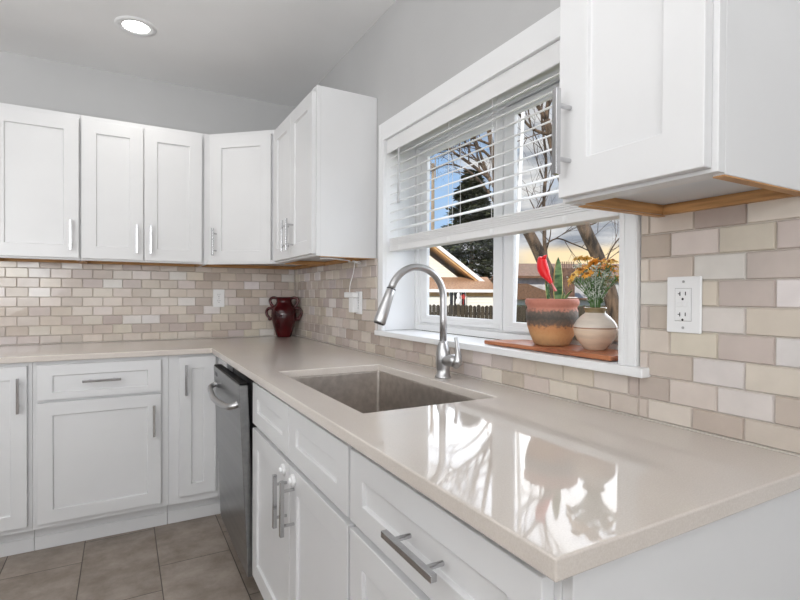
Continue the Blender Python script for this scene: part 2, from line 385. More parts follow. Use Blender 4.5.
# ------------------------------------------------------------------ window blind
bl = empty('window_blind', (.032, -1.98, 1.9), label='white horizontal slatted blind half raised inside the kitchen window', cat='blind')
MB_ = mat('blind_white', (.76, .76, .76), .38)
BY0, BY1 = -.611, .595
b = BM(); box(b, -.0355, -.0275, BY0-.006, BY1+.006, -.060, .0015); box(b, -.0274, .028, BY0, BY1, -.040, -.001)
obj('headrail', b, MB_, bl, bevel=.003)
slat_z = [1.828-.0415*k-1.9 for k in range(9)]
def slat_mesh(bm, z, tilt, dx=0, th=.0014):
    n = 6; hw = .0245; top = []; bot = []
    for i in range(n+1):
        t = -1+2*i/n; x = hw*t; zz = .0022*(1-t*t)
        X = x*math.cos(tilt)-zz*math.sin(tilt)+dx; Z = x*math.sin(tilt)+zz*math.cos(tilt)+z
        top.append((X, Z+th)); bot.append((X, Z-th))
    prism(bm, top+bot[::-1], BY0+.004, BY1-.004, 'y')
for z in slat_z[:-0 or None]:
    b = BM(); slat_mesh(b, z, .40); obj('slat', b, MB_, bl, smooth=False)
for k in range(5):
    b = BM(); slat_mesh(b, 1.4240-1.9+.0068*k, 0.0, 0, .0029); obj('slat', b, MB_, bl)
b = BM(); box(b, -.026, .026, BY0+.002, BY1-.002, 1.394-1.9, 1.4205-1.9)
obj('bottom_rail', b, MB_, bl, bevel=.003)
for y in (-.44, -.13, .12, .50):
    b = BM()
    for x in (-.0275, .0275): cyl(b, (x, y, -.04), (x, y, 1.43-1.9), .0009, 6)
    cyl(b, (0, y+.012, -.04), (0, y+.012, 1.43-1.9), .0008, 6)
    obj('ladder_cord', b, MB_, bl)
    b = BM(); box(b, -.0285, -.0262, y-.008, y+.008, 1.400-1.9, 1.416-1.9); obj('rail_clip', b, M['plastic'], bl, bevel=.001)
b = BM(); cyl(b, (-.034, .490, -.06), (-.034, .493, -.27), .0045, 10); lathe(b, [(.006, -.30), (.0075, -.285), (.0045, -.268)], -.034, .493, 10)
obj('tilt_wand', b, mat('wand_grey', (.55, .55, .56), .25), bl, smooth=True)

# ------------------------------------------------------------------ cabinets
def door_bm(w, h, t=.02, sl=.065, sr=.065, rb=.065, rt=.065, rec=.0085):
    """shaker front; local x 0..w, z 0..h, front at y=-t"""
    bm = BM(); e = .0016
    O = [(0, 0), (w, 0), (w, h), (0, h)]; I = [(sl, rb), (w-sr, rb), (w-sr, h-rt), (sl, h-rt)]
    J = [(sl+e, rb+e), (w-sr-e, rb+e), (w-sr-e, h-rt-e), (sl+e, h-rt-e)]
    V = lambda P, y: [bm.verts.new((x, y, z)) for x, z in P]
    B_, A, C_, D = V(O, 0), V(O, -t), V(I, -t), V(J, -t+rec)
    bm.faces.new(B_[::-1]); bm.faces.new(D)
    for k in range(4):
        n = (k+1) % 4
        bm.faces.new((B_[k], B_[n], A[n], A[k])); bm.faces.new((A[k], A[n], C_[n], C_[k])); bm.faces.new((C_[k], C_[n], D[n], D[k]))
    return bm
def handle_bm(L=.157, sp=.098, vert=True, off=.036, mi=0):
    """square bar pull centred on the origin, posts towards +y"""
    bm = BM(); q = .0058
    if vert:
        box(bm, -q, q, -off-q, -off+q, -L/2, L/2)
        for s in (-1, 1): cyl(bm, (0, -off+q-.001, s*sp/2), (0, .0, s*sp/2), .0045, 12)
    else:
        box(bm, -L/2, L/2, -off-q, -off+q, -q, q)
        for s in (-1, 1): cyl(bm, (s*sp/2, -off+q-.001, 0), (s*sp/2, 0, 0), .0045, 12)
    return bm
def front(name, parent, x0, x1, z0, z1, ydepth, st=.065, rails=None, hx=None, hz=None, vert=True, hlen=.157, hsp=.098, bev=.0016):
    rb, rt = rails or (st, st)
    o = obj(name, door_bm(x1-x0, z1-z0, sl=st, sr=st, rb=rb, rt=rt), M['cab'], parent, bevel=bev)
    o.location = (x0, -ydepth, z0)
    if hx is not None:
        h = obj('handle', handle_bm(hlen, hsp, vert), M['steel'], o, bevel=.0012, label='brushed steel bar handle')
        h.location = (hx-x0, -.02, hz-z0)
    return o
def base_body(parent, w, d=.61, top=.887, toe=.115, x0=0, shelf=True):
    bm = BM(); t = .018
    box(bm, x0, x0+t, -d+t, -.002, toe, top); box(bm, x0+w-t, x0+w, -d+t, -.002, toe, top)
    box(bm, x0+t, x0+w-t, -d+t, -.02, toe, toe+t); box(bm, x0+t, x0+w-t, -.02, -.002, toe, top)
    box(bm, x0, x0+w, -d, -d+t, toe, top)
    return obj('body', bm, M['cab'], parent, bevel=.0012)
def toe(parent, x0, x1, d=.555):
    bm = BM(); box(bm, x0, x1, -d, -d+.018, 0, .114); box(bm, x0, x1, -d-.008, -d-.0003, 0, .062)
    return obj('toe_kick', bm, M['cab'], parent, bevel=.002)
ROT = -PI/2
DB, DT, DRB = .142, .868, .708       # door bottom, top, drawer bottom
BD = .61
# back run, far left
c = empty('base_cabinet', (-1.832, 0, 0), 0, 'white shaker base cabinet at the left edge, a single tall door with an upright handle', 'cabinet')
base_body(c, .418); toe(c, 0, .418)
front('door', c, .012, .400, DB, DT, BD, .06, hx=.372, hz=.742)
# back run, drawer over door
c = empty('base_cabinet', (-1.413, 0, 0), 0, 'white base cabinet on the back wall, one wide drawer over one wide door', 'cabinet')
base_body(c, .560); toe(c, 0, .5595)
front('drawer', c, .017, .526, DRB, DT, BD, .06, (.032, .050), hx=.272, hz=.788, vert=False)
front('door', c, .017, .526, DB, .695, BD, .06, hx=.493, hz=.568)
# corner
c = empty('corner_cabinet', (-.852, 0, 0), 0, 'white corner base cabinet with a narrow full-height door beside the dishwasher', 'cabinet')
bm = BM(); t = .018; z0_, z1_ = .115, .887
box(bm, 0, t, -.592, -.002, z0_, z1_); box(bm, t, .850, -.02, -.002, z0_, z1_); box(bm, t, .240, -.592, -.02, z0_, z0_+t)
box(bm, 0, .243, -.61, -.592, z0_, z1_); box(bm, .243, .261, -.86, -.592, z0_, z1_); box(bm, .261, .850, -.86, -.842, z0_, z1_)
obj('body', bm, M['cab'], c, bevel=.0012)
bm = BM(); box(bm, .0005, .30, -.555, -.537, 0, .114); box(bm, .0005, .30, -.563, -.5553, 0, .062); box(bm, .282, .30, -.86, -.5635, 0, .114)
obj('toe_kick', bm, M['cab'], c, bevel=.002)
front('door', c, .048, .2275, .155, .872, BD, .06, hx=.079, hz=.758)

def right_base(y, label, w):
    return empty('base_cabinet', (0, y, 0), ROT, label, 'cabinet')
# dishwasher  (local x along -y, local y=0 at the wall)
dw = empty('dishwasher', (0, -.868, 0), ROT, 'stainless steel dishwasher with a bowed towel-bar handle, door slightly ajar, under the worktop', 'dishwasher')
bm = BM(); box(bm, .004, .604, -.585, -.03, .10, .872); box(bm, .03, .578, -.545, -.06, .0, .0995)
obj('tub', bm, mat('dishwasher_tub', (.03, .03, .032), .45), dw, bevel=.002)
SS = noise_col(mat('stainless_door', (.40, .405, .41), .30, 1), (.29, .295, .30), (.34, .345, .35), 30, stretch=(.02, 1, 1.5))
SS2 = mat('stainless_edge', (.22, .225, .23), .35, 1)
bm = BM()
zb_, zt_ = .118, .853
def dy(z): return -.640-.034*(z-zb_)/(zt_-zb_)
prism(bm, [(dy(zb_)+.0, zb_), (dy(zb_)-.0, zb_), (dy(zt_), zt_), (dy(zt_)+.034, zt_), (dy(zb_)+.030, zb_)][1:], .004, .604, 'x')
obj('door', bm, [SS], dw, bevel=.003)
bm = BM(); prism(bm, [(-.638, zt_+.0005), (-.672, zt_+.0005), (-.670, zt_+.006), (-.638, zt_+.006)], .006, .602, 'x')
obj('control_panel', bm, mat('control_panel_black', (.008, .008, .009), .5, spec=.2), dw, bevel=.001, label='black control strip on the top edge of the door')
bm = BM()
pts = [(.055, -.668, .774), (.058, -.684, .768), (.075, -.698, .762), (.13, -.705, .757), (.22, -.712, .753), (.305, -.716, .752), (.39, -.712, .753), (.48, -.705, .757), (.535, -.698, .762), (.552, -.684, .768), (.555, -.668, .774)]
tube(bm, spline(pts, 5), .0125, 14)
for v in bm.verts: pass
hnd = obj('handle', bm, M['chrome'], dw, smooth=True, label='bowed steel bar handle')
bm = BM(); box(bm, .045, .105, -.675, -.6715, .815, .832); obj('badge', bm, mat('badge', (.05, .05, .055), .3), dw, bevel=.0005, label='small dark maker badge')
bm = BM(); box(bm, .07, .10, -.6682, -.6672, 0, 0.0001); bm.free()
# sink base
c = right_base(-1.488, 'white sink base cabinet with false drawer fronts over a pair of doors', 0)
base_body(c, .922); toe(c, 0, .9215)
sx = lambda y: -1.488-y
front('false_drawer', c, sx(-1.502), sx(-1.963), .715, DT, BD, .065, (.052, .052))
front('false_drawer', c, sx(-1.967), sx(-2.404), .715, DT, BD, .065, (.052, .052))
d1 = front('door', c, sx(-1.502), sx(-1.972), DB, .697, BD, .065, hx=sx(-1.948), hz=.590)
d2 = front('door', c, sx(-1.976), sx(-2.404), DB, .697, BD, .065, hx=sx(-2.022), hz=.595)
for d, lx in ((d1, .470-.05), (d2, .045)):
    bm = BM(); n = 20
    tube(bm, [(lx, -.0205, .528), (lx, -.027, .528), (lx, -.030, .528)], [.017, .017, .014], n); tube(bm, [(lx, -.030, .528), (lx, -.036, .528)], [.009, .007], n)
    obj('child_lock_knob', bm, M['plastic'], d, smooth=False, bevel=.001, label='white plastic child lock knob')
# end base
c = right_base(-2.411, 'white shaker drawer and door cabinet at the near end of the worktop', 0)
base_body(c, .574); toe(c, 0, .574)
sx2 = lambda y: -2.411-y
front('drawer', c, sx2(-2.416), sx2(-2.974), .715, DT, BD, .062, (.050, .052), hx=sx2(-2.722), hz=.790, vert=False)
front('door', c, sx2(-2.416), sx2(-2.974), DB, .697, BD, .062, hx=sx2(-2.935), hz=.590)
bm = BM(); box(bm, .5745, .590, -.6095, -.002, .0, .887); obj('end_panel', bm, M['cab'], c, bevel=.001)

# worktop
def worktop():
    xs = [-2.3, -.649, -.553, -.145, 0]; ys = [-3.013, -2.318, -1.587, -.647, 0]
    bm = BM(); V = {}
    def v(i, j, z):
        k = (i, j, z)
        if k not in V: V[k] = bm.verts.new((xs[i], ys[j], z))
        return V[k]
    z0, z1 = .887, .914
    cells = set()
    for i in range(4):
        for j in range(4):
            if i == 0 and j < 3: continue
            if i == 2 and j == 1: continue
            cells.add((i, j))
    for (i, j) in cells:
        bm.faces.new([v(i, j, z1), v(i+1, j, z1), v(i+1, j+1, z1), v(i, j+1, z1)])
        bm.faces.new([v(i, j, z0), v(i, j+1, z0), v(i+1, j+1, z0), v(i+1, j, z0)])
        for (di, dj, a, bb) in ((-1, 0, (i, j+1), (i, j)), (1, 0, (i+1, j), (i+1, j+1)), (0, -1, (i, j), (i+1, j)), (0, 1, (i+1, j+1), (i, j+1))):
            if (i+di, j+dj) not in cells:
                bm.faces.new([v(*a, z0), v(*bb, z0), v(*bb, z1), v(*a, z1)])
    return bm
tag(obj('worktop', worktop(), M['counter'], bevel=.003, seg=3), 'beige polished stone worktop running in an L from the back wall past the sink', 'worktop')

# sink
sk = empty('kitchen_sink', (-.349, -1.9525, .887), 0, 'undermounted rectangular stainless steel sink set in the beige worktop', 'sink')
SM = noise_col(mat('sink_steel', (.36, .33, .30), .45, 1), (.46, .42, .385), (.56, .515, .475), 40, bump=.05, bscale=200)
bm = BM()
w2, l2, D_, t = .210, .3700, .215, .002
def rr(hx, hy, r, z, n=5):
    out = []
    for (sx_, sy_, a0) in ((1, 1, 0), (-1, 1, PI/2), (-1, -1, PI), (1, -1, 1.5*PI)):
        for k in range(n+1):
            a = a0+PI/2*k/n; out.append((sx_*(hx-r)+r*math.cos(a), sy_*(hy-r)+r*math.sin(a), z))
    return out
rings = [rr(w2+.012, l2+.012, .022, -.0005), rr(w2, l2, .012, -.0005), rr(w2-.001, l2-.001, .012, -.005), rr(w2-.004, l2-.004, .014, -D_+.02), rr(w2-.010, l2-.010, .016, -D_+.004), rr(w2-.022, l2-.022, .016, -D_), rr(.05, .05, .03, -D_-.004)]
R_ = [[bm.verts.new(p) for p in r] for r in rings]
for a, bb in zip(R_, R_[1:]):
    for k in range(len(a)): bm.faces.new((a[k], a[(k+1) % len(a)], bb[(k+1) % len(a)], bb[k]))
bm.faces.new(R_[-1])
s_o = obj('basin', bm, SM, sk); so_ = s_o.modifiers.new('solid', 'SOLIDIFY'); so_.thickness = .0015; so_.offset = 0
bm = BM(); lathe(bm, [(.042, -D_-.0005), (.042, -D_+.001), (.036, -D_+.002), (.030, -D_-.0005), (.008, -D_-.0008)], 0, 0, 28); obj('drain', bm, M['chrome'], sk, smooth=True)

# faucet
fc = empty('kitchen_faucet', (-.093, -1.975, .914), 0, 'brushed steel gooseneck pull-down kitchen faucet standing behind the sink', 'faucet')
bm = BM(); lathe(bm, [(.027, 0), (.028, .003), (.0265, .008), (.0230, .012), (.0230, .03), (.0250, .050), (.0262, .066), (.0250, .084), (.0215, .103), (.0165, .118), (.0135, .126)], 0, 0, 32); obj('body', bm, M['chrome'], fc, smooth=True)
bm = BM(); R0 = .104; pth = [(0, 0, .12), (0, 0, .2), (0, 0, .265)]
for k in range(1, 25):
    a = math.radians(162)*k/24; pth.append((-R0+R0*math.cos(a), 0, .272+R0*math.sin(a)))
tube(bm, pth, .0122, 20); obj('spout', bm, M['chrome'], fc, smooth=True)
ex = Vector(pth[-1]); td = (Vector(pth[-1])-Vector(pth[-2])).normalized()
bm = BM(); tube(bm, [ex-td*.002, ex+td*.002, ex+td*.004, ex+td*.03, ex+td*.085, ex+td*.116, ex+td*.120], [.0122, .0125, .0142, .0158, .0195, .0205, .019], 24)
sh = obj('spray_head', bm, M['chrome'], fc, smooth=True)
bm = BM(); tube(bm, [ex+td*.1203, ex+td*.1225], [.0175, .016], 24); obj('nozzle', bm, M['dark_rubber'], sh, smooth=False)
bm = BM(); tube(bm, [ex+td*.0005+Vector((0,0,0)), ex+td*.003], [.0150, .0150], 24); obj('collar', bm, M['dark_rubber'], sh)
bm = BM()   # side lever: ball joint then a lever rising from it
tube(bm, [(0, -.018, .060), (0, -.034, .062), (0, -.054, .064), (0, -.068, .066), (0, -.078, .066)], [.0175, .019, .020, .0205, .014], 24)
tube(bm, spline([(0, -.068, .048), (.002, -.082, .064), (.003, -.083, .092), (.004, -.075, .120), (.005, -.068, .142)], 5), lerp_list([.012, .0165, .0095, .0062, .0068], 21), 14)
obj('lever', bm, M['chrome'], fc, smooth=True)

# ------------------------------------------------------------------ upper cabinets
UB, UT = 1.370, 2.131
def upper_body(parent, w, d, near_side=True):
    bm = BM(); t = .018; rec = .022
    box(bm, 0, t, -d+t, -.002, UB, UT); box(bm, w-t, w, -d+t, -.002, UB, UT)
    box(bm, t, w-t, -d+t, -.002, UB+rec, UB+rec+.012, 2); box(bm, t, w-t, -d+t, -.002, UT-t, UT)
    box(bm, t, w-t, -.014, -.002, UB+rec+.012, UT-t)
    box(bm, 0, w, -d, -d+t, UB+.002, UT); box(bm, t, w-t, -d+t, -d+t+.024, UB+.002, UB+rec)
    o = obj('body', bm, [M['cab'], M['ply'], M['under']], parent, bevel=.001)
    # unpainted inner edges under the cabinet: side lips, back rail
    bm = BM(); box(bm, t+.0002, t+.0032, -d+t+.025, -.022, UB+.0005, UB+rec-.0005); box(bm, w-t-.0032, w-t-.0002, -d+t+.025, -.022, UB+.0005, UB+rec-.0005)
    box(bm, t+.0002, w-t-.0002, -.0205, -.0025, UB+.0003, UB+rec-.0005)
    box(bm, .001, t, -d+t+.025, -.003, UB-.0022, UB-.0002); box(bm, w-t, w-.001, -d+t+.001, -.003, UB-.0022, UB-.0002)
    obj('underside_rail', bm, M['ply'], parent, label='bare wood rails under the cabinet')
    return o
UD = .300
dB, dT = 1.381, 2.105
c = empty('wall_cabinet', (-1.640, 0, 0), 0, 'white wall cabinet at the left edge, one wide door with its handle at right', 'cabinet')
upper_body(c, .390, UD); front('door', c, .012, .385, dB, dT, UD, hx=.351, hz=1.497)
c = empty('wall_cabinet', (-1.249, 0, 0), 0, 'white two-door wall cabinet on the back wall, its handles meeting at the centre', 'cabinet')
upper_body(c, .606, UD)
front('door', c, .007, .293, dB, dT, UD, hx=.260, hz=1.493); front('door', c, .297, .594, dB, dT, UD, hx=.327, hz=1.493)
# diagonal corner unit
c = empty('corner_wall_cabinet', (0, 0, 0), 0, 'white corner wall cabinet with a single door set at an angle above the red vase', 'cabinet')
def diag(bm, inset, z0, z1, mi=0):
    i = inset
    prism(bm, [(-.642+i, -.002), (-.642+i, -.300+i*.4), (-.612, -.300+i), (-.300-0*i+i, -.582), (-.300+i, -.612+i), (-.002, -.612+i), (-.002, -.002)], z0, z1, 'z', mi)
bm = BM(); diag(bm, 0, UB+.022, UT, 0)
obj('body', bm, [M['cab']], c, bevel=.001)
bm = BM(); prism(bm, [(-.642, -.003), (-.642, -.300), (-.612, -.300), (-.300, -.582), (-.300, -.612), (-.003, -.612), (-.003, -.594), (-.318, -.594), (-.318, -.590), (-.619, -.318), (-.624, -.318), (-.624, -.003)], UB, UB+.0215, 'z')
obj('bottom_rail', bm, M['cab'], c)
bm = BM(); prism(bm, [(-.623, -.021), (-.623, -.003), (-.003, -.003), (-.003, -.593), (-.021, -.593), (-.021, -.021)], UB+.001, UB+.0213, 'z'); prism(bm, [(-.618, -.3), (-.31, -.579), (-.31, -.565), (-.61, -.29)], UB+.001, UB+.0213, 'z')
obj('underside_rail', bm, M['ply'], c, label='bare wood rails under the cabinet')
ddx, ddy = (.312, -.282); L_ = math.hypot(ddx, ddy)
dd = obj('door', door_bm(L_-.044, dT-dB), M['cab'], c, bevel=.0016)
nrm = Vector((ddy, -ddx, 0)).normalized()
if nrm.x > 0: nrm = -nrm
dd.location = Vector((-.612, -.300, dB))+Vector((ddx, ddy, 0)).normalized()*.026+nrm*.0003
dd.rotation_euler = (0, 0, math.atan2(ddy, ddx))
h = obj('handle', handle_bm(), M['steel'], dd, bevel=.0012, label='brushed steel bar handle'); h.location = (.033, -.02, 1.497-dB)
# far right
c = empty('wall_cabinet', (0, -.613, 0), ROT, 'white two-door shaker wall cabinet hung between the corner and the window', 'cabinet')
upper_body(c, .659, UD)
front('door', c, .012, .320, dB, dT, UD, hx=.303, hz=1.492); front('door', c, .324, .650, dB, dT, UD, hx=.378, hz=1.492)
# near right
c = empty('wall_cabinet', (0, -2.700, .005), ROT, 'large white single-door wall cabinet nearest the camera, right of the window', 'cabinet')
upper_body(c, .290, .306)
front('door', c, .008, .281, dB-.003, 2.105, .3065, hx=.036, hz=1.492)

# ------------------------------------------------------------------ ceiling light
cl = empty('recessed_light', (-.998, -.640, H), 0, 'round recessed ceiling light with a white trim, switched on', 'ceiling light')
bm = BM(); lathe(bm, [(.058, -.0005), (.060, -.006), (.088, -.006), (.093, -.0005)], n=48, cap=False); obj('trim_ring', bm, M['trim'], cl, smooth=True)
em = bpy.data.materials.new('lamp_glow'); em.use_nodes = True; eb = em.node_tree.nodes['Principled BSDF']; eb.inputs['Emission Color'].default_value = (1, .98, .94, 1); eb.inputs['Emission Strength'].default_value = 14
bm = BM(); lathe(bm, [(.0, -.003), (.059, -.003), (.059, -.0005)], n=40, cap=False); obj('lens', bm, em, cl)
pl = bpy.data.lights.new('recessed_light_beam', 'SPOT'); pl.energy = 10; pl.spot_size = 2.5; pl.spot_blend = .8; pl.shadow_soft_size = .06; pl.color = (1, .96, .9)
po = bpy.data.objects.new('recessed_light_beam', pl); COL.objects.link(po); po.parent = cl; po.location = (0, 0, -.012)

# ------------------------------------------------------------------ outlets
def duplex_bm():
    pass
def outlet(loc, rz, label, gfci=False):
    o = empty('wall_outlet', loc, rz, label, 'outlet')
    w, h = (.037, .060) if gfci else (.035, .057)
    bm = BM(); box(bm, -w, w, -.006, 0, -h, h); obj('cover_plate', bm, M['plastic'], o, bevel=.0025, seg=3)
    if gfci:
        bm = BM(); box(bm, -.0168, .0168, -.0082, -.0061, -.034, .034); r = obj('receptacle', bm, M['plastic'], o, bevel=.0008)
        bm = BM(); box(bm, -.0172, -.0168, -.0065, -.0061, -.0345, .0345)
        for s in (-1, 1): box(bm, -.0178, .0178, -.0064, -.0061, s*.0344, s*.0352); box(bm, s*.0170, s*.0178, -.0064, -.0061, -.0352, .0352)
        obj('seam', bm, mat('seam_grey', (.45, .45, .45), .5), o)
        bm = BM()
        box(bm, -.012, -.001, -.0092, -.0083, -.0045, .0045); box(bm, .001, .012, -.0092, -.0083, -.0045, .0045)
        obj('test_buttons', bm, M['plastic'], o, bevel=.0005)
        ctrs = (.019, -.025)
        yy = -.0083
    else:
        bm = BM(); 
        for cz in (.0195, -.0195):
            prism(bm, [(.0165*math.cos(2*PI*k/20), cz+.0145*math.sin(2*PI*k/20)) for k in range(20)], -.0078, -.0061, 'y')
        obj('receptacle', bm, M['plastic'], o, bevel=.0006)
        ctrs = (.0195, -.0195); yy = -.0079
    for cz in ctrs:
        bm = BM()
        box(bm, -.0068, -.0050, yy-.0004, yy, cz+.000, cz+.0085); box(bm, .0050, .0068, yy-.0004, yy, cz+.001, cz+.0085)
        if gfci: box(bm, -.0105, -.0068, yy-.0004, yy, cz+.0035, cz+.0050)
        prism(bm, [(.0024*math.cos(2*PI*k/12), cz-.007+.0026*math.sin(2*PI*k/12)) for k in range(12)], yy-.0004, yy, 'y')
        obj('socket_slots', bm, M['slot'], o)
    for sz in ((-.049, .049) if gfci else (0,)):
        bm = BM()
        prism(bm, [(.0028*math.cos(2*PI*k/12), sz+.0028*math.sin(2*PI*k/12)) for k in range(12)], -.0072, -.0061, 'y')
        obj('screw', bm, M['chrome'], o)
    return o
outlet((-.512, -.0085, 1.171), 0, 'white duplex wall outlet on the back wall left of the red vase')
outlet((-.0085, -1.098, 1.157), ROT, 'white wall outlet on the tiles below the far cabinet, a plug adapter covering it')
outlet((-.0085, -2.7645, 1.179), ROT, 'large white wall outlet with test buttons on the tiles right of the window', gfci=True)
ad_ = empty('plug_adapter', (-.0165, -1.045, 1.16), ROT, 'white plug adapter with a side block in the outlet below the far cabinet', 'adapter')
bm = BM(); box(bm, .0, .052, -.030, 0, -.052, .022); obj('housing', bm, M['plastic'], ad_, bevel=.004)
bm = BM(); box(bm, -.052, .058, -.034, -.001, .0225, .050); obj('power_block', bm, M['plastic'], ad_, bevel=.004)
bm = BM()
tube(bm, spline([(-.036, -1.033, 1.2105), (-.034, -1.036, 1.25), (-.026, -1.052, 1.30), (-.022, -1.060, 1.345), (-.024, -1.066, 1.362)], 6), .0022, 8)
tube(bm, spline([(-.024, -1.066, 1.362), (-.03, -1.12, 1.355), (-.05, -1.15, 1.360), (-.07, -1.10, 1.361), (-.09, -1.16, 1.362), (-.13, -1.20, 1.362), (-.16, -1.215, 1.362), (-.20, -1.235, 1.363), (-.235, -1.235, 1.364), (-.26, -1.21, 1.364)], 6), .0026, 8)
tube(bm, spline([(-.045, -1.11, 1.360), (-.028, -1.14, 1.352), (-.045, -1.18, 1.356), (-.08, -1.17, 1.362)], 6), .0026, 8)
tag(obj('power_cord', bm, M['plastic'], smooth=True), 'thin white cord rising from the plug adapter and looped under the far wall cabinet', 'cord')

# ------------------------------------------------------------------ red vase
rv = empty('ceramic_vase', (-.118, -.130, .9143), .49*-1, 'dark red glazed ceramic vase with four looped handles, in the corner of the worktop', 'vase')
RM = noise_col(mat('red_glaze', (.10, .006, .008), .10), (.016, .001, .002), (.070, .003, .005), 9, lo=.3, hi=.6)
bm = BM()
prof = [(.040, 0), (.046, .002), (.049, .008), (.057, .03), (.070, .075), (.079, .115), (.083, .145), (.081, .170), (.075, .193), (.063, .211), (.053, .224), (.049, .236), (.051, .248), (.057, .260), (.060, .264), (.055, .266), (.046, .262), (.038, .25), (.036, .23)]
lathe(bm, prof, n=48); obj('body', bm, RM, rv, smooth=True)
for s in (-1, 1):
    bm = BM(); tube(bm, spline([(s*.050, 0, .258), (s*.066, 0, .262), (s*.083, 0, .258), (s*.092, 0, .244), (s*.088, 0, .226), (s*.080, 0, .212), (s*.070, 0, .202)], 5), .0098, 10); obj('handle', bm, RM, rv, smooth=True)
    bm = BM(); tube(bm, spline([(s*.070, 0, .186), (s*.088, 0, .192), (s*.105, 0, .188), (s*.116, 0, .170), (s*.112, 0, .146), (s*.100, 0, .130), (s*.096, 0, .118), (s*.080, 0, .125)], 5), .0092, 10); obj('handle', bm, RM, rv, smooth=True)

# ------------------------------------------------------------------ things on the window sill
WB = noise_col(mat('orange_wood', (.45, .14, .05), .35), (.25, .075, .035), (.47, .18, .08), 6, stretch=(10, 1, 10))
bm = BM(); prism(bm, [(-.004, -2.578), (.135, -2.578), (.150, -2.20), (.135, -2.130), (-.004, -2.085)], 1.0355, 1.0485)
tag(obj('wooden_board', bm, WB, bevel=.003), 'reddish orange wooden board lying on the window sill under the pots', 'board')
PZ = 1.0489
pt = empty('plant_pot', (.0775, -2.306, PZ), 0, 'wide terracotta pot with a dark speckled band, holding a snake plant on the sill', 'potted plant')
def pot_mat():
    m = mat('terracotta_banded', (.4, .2, .1), .65); ns, ls, b_ = nodes(m)
    t = ns.new('ShaderNodeTexCoord'); s = ns.new('ShaderNodeSeparateXYZ'); ls.new(t.outputs['Object'], s.inputs[0])
    n = ns.new('ShaderNodeTexNoise'); n.inputs['Scale'].default_value = 120; n.inputs['Detail'].default_value = 5; ls.new(t.outputs['Object'], n.inputs['Vector'])
    a = ns.new('ShaderNodeMath'); a.operation = 'MULTIPLY_ADD'; ls.new(n.outputs['Fac'], a.inputs[0]); a.inputs[1].default_value = .034; ls.new(s.outputs['Z'], a.inputs[2])
    mr = ns.new('ShaderNodeMapRange'); ls.new(a.outputs[0], mr.inputs[0]); mr.inputs[1].default_value = .017; mr.inputs[2].default_value = .153
    r = ns.new('ShaderNodeValToRGB'); ls.new(mr.outputs[0], r.inputs[0])
    E = r.color_ramp.elements
    E[0].position = 0; E[0].color = (.42, .24, .12, 1); E[1].position = 1; E[1].color = (.46, .17, .12, 1)
    for p, cc in ((.22, (.56, .31, .14)), (.40, (.52, .24, .10)), (.47, (.16, .10, .07)), (.60, (.07, .065, .055)), (.74, (.15, .11, .09)), (.80, (.50, .21, .15))):
        e_ = E.new(p); e_.color = (*cc, 1)
    ls.new(r.outputs[0], b_.inputs['Base Color'])
    bp = ns.new('ShaderNodeBump'); bp.inputs['Strength'].default_value = .5; bp.inputs['Distance'].default_value = .003; ls.new(n.outputs['Fac'], bp.inputs['Height']); ls.new(bp.outputs[0], b_.inputs['Normal'])
    return m
bm = BM(); lathe(bm, [(.046, 0), (.0515, .002), (.054, .008), (.0645, .032), (.0725, .058), (.0762, .084), (.0755, .103), (.072, .112), (.074, .117), (.0785, .122), (.0785, .134), (.075, .139), (.070, .139), (.067, .132), (.066, .115)], n=56, cap=False)
bmesh.ops.create_circle(bm, cap_ends=True, segments=56, radius=.046, matrix=Matrix.Translation((0, 0, .0003)))
obj('pot', bm, pot_mat(), pt, smooth=True)
bm = BM(); lathe(bm, [(.067, .112), (.05, .121), (.02, .124), (.0001, .124)], n=32, cap=False); obj('soil', bm, noise_col(mat('soil', (.05, .035, .025), .9), (.03, .02, .015), (.10, .07, .05), 60, bump=1, bscale=80), pt, smooth=True)
def leaf_mat():
    m = mat('snake_leaf', (.1, .25, .08), .4); ns, ls, b_ = nodes(m)
    t = ns.new('ShaderNodeTexCoord'); mp_ = ns.new('ShaderNodeMapping'); mp_.inputs['Scale'].default_value = (18, 18, 70); ls.new(t.outputs['Object'], mp_.inputs[0])
    n = ns.new('ShaderNodeTexNoise'); n.inputs['Scale'].default_value = 1.2; n.inputs['Detail'].default_value = 3; ls.new(mp_.outputs[0], n.inputs['Vector'])
    r = ns.new('ShaderNodeValToRGB'); ls.new(n.outputs['Fac'], r.inputs[0]); r.color_ramp.elements[0].position = .4; r.color_ramp.elements[0].color = (.035, .11, .04, 1)
    r.color_ramp.elements[1].position = .6; r.color_ramp.elements[1].color = (.20, .34, .15, 1); ls.new(r.outputs[0], b_.inputs['Base Color'])
    return m
LM = leaf_mat(); LE = mat('leaf_edge', (.55, .50, .16), .45)
def blade(x, y, h, w, lean=(0, 0), face=0.0, z0=.118):
    bm = BM(); n = 12; ca, sa = math.cos(face), math.sin(face); rows = []
    for i in range(n+1):
        t = i/n; ww = w*(math.sin(min(1, t*1.6+.35)*PI/2))*(1-t**5)**.9+.0004
        if i == n: ww = .0006
        cx, cy, cz = x+lean[0]*t*t, y+lean[1]*t*t, z0+h*t
        row = []
        for u, dpt in ((-1, 0), (-.86, .0006), (0, .0036), (.86, .0006), (1, 0), (.86, -.0016), (0, .0004), (-.86, -.0016)):
            row.append(bm.verts.new((cx+ca*u*ww-sa*dpt, cy+sa*u*ww+ca*dpt, cz)))
        rows.append(row)
    for a, c_ in zip(rows, rows[1:]):
        for k in range(8):
            f = bm.faces.new((a[k], a[(k+1) % 8], c_[(k+1) % 8], c_[k])); f.material_index = 1 if k in (0, 3, 4, 7) else 0
    bm.faces.new(rows[0]); bm.faces.new(rows[-1][::-1])
    return obj('leaf', bm, [LM, LE], pt, smooth=True)
blade(.012, -.012, .146, .0140, (.002, .002), -.55)
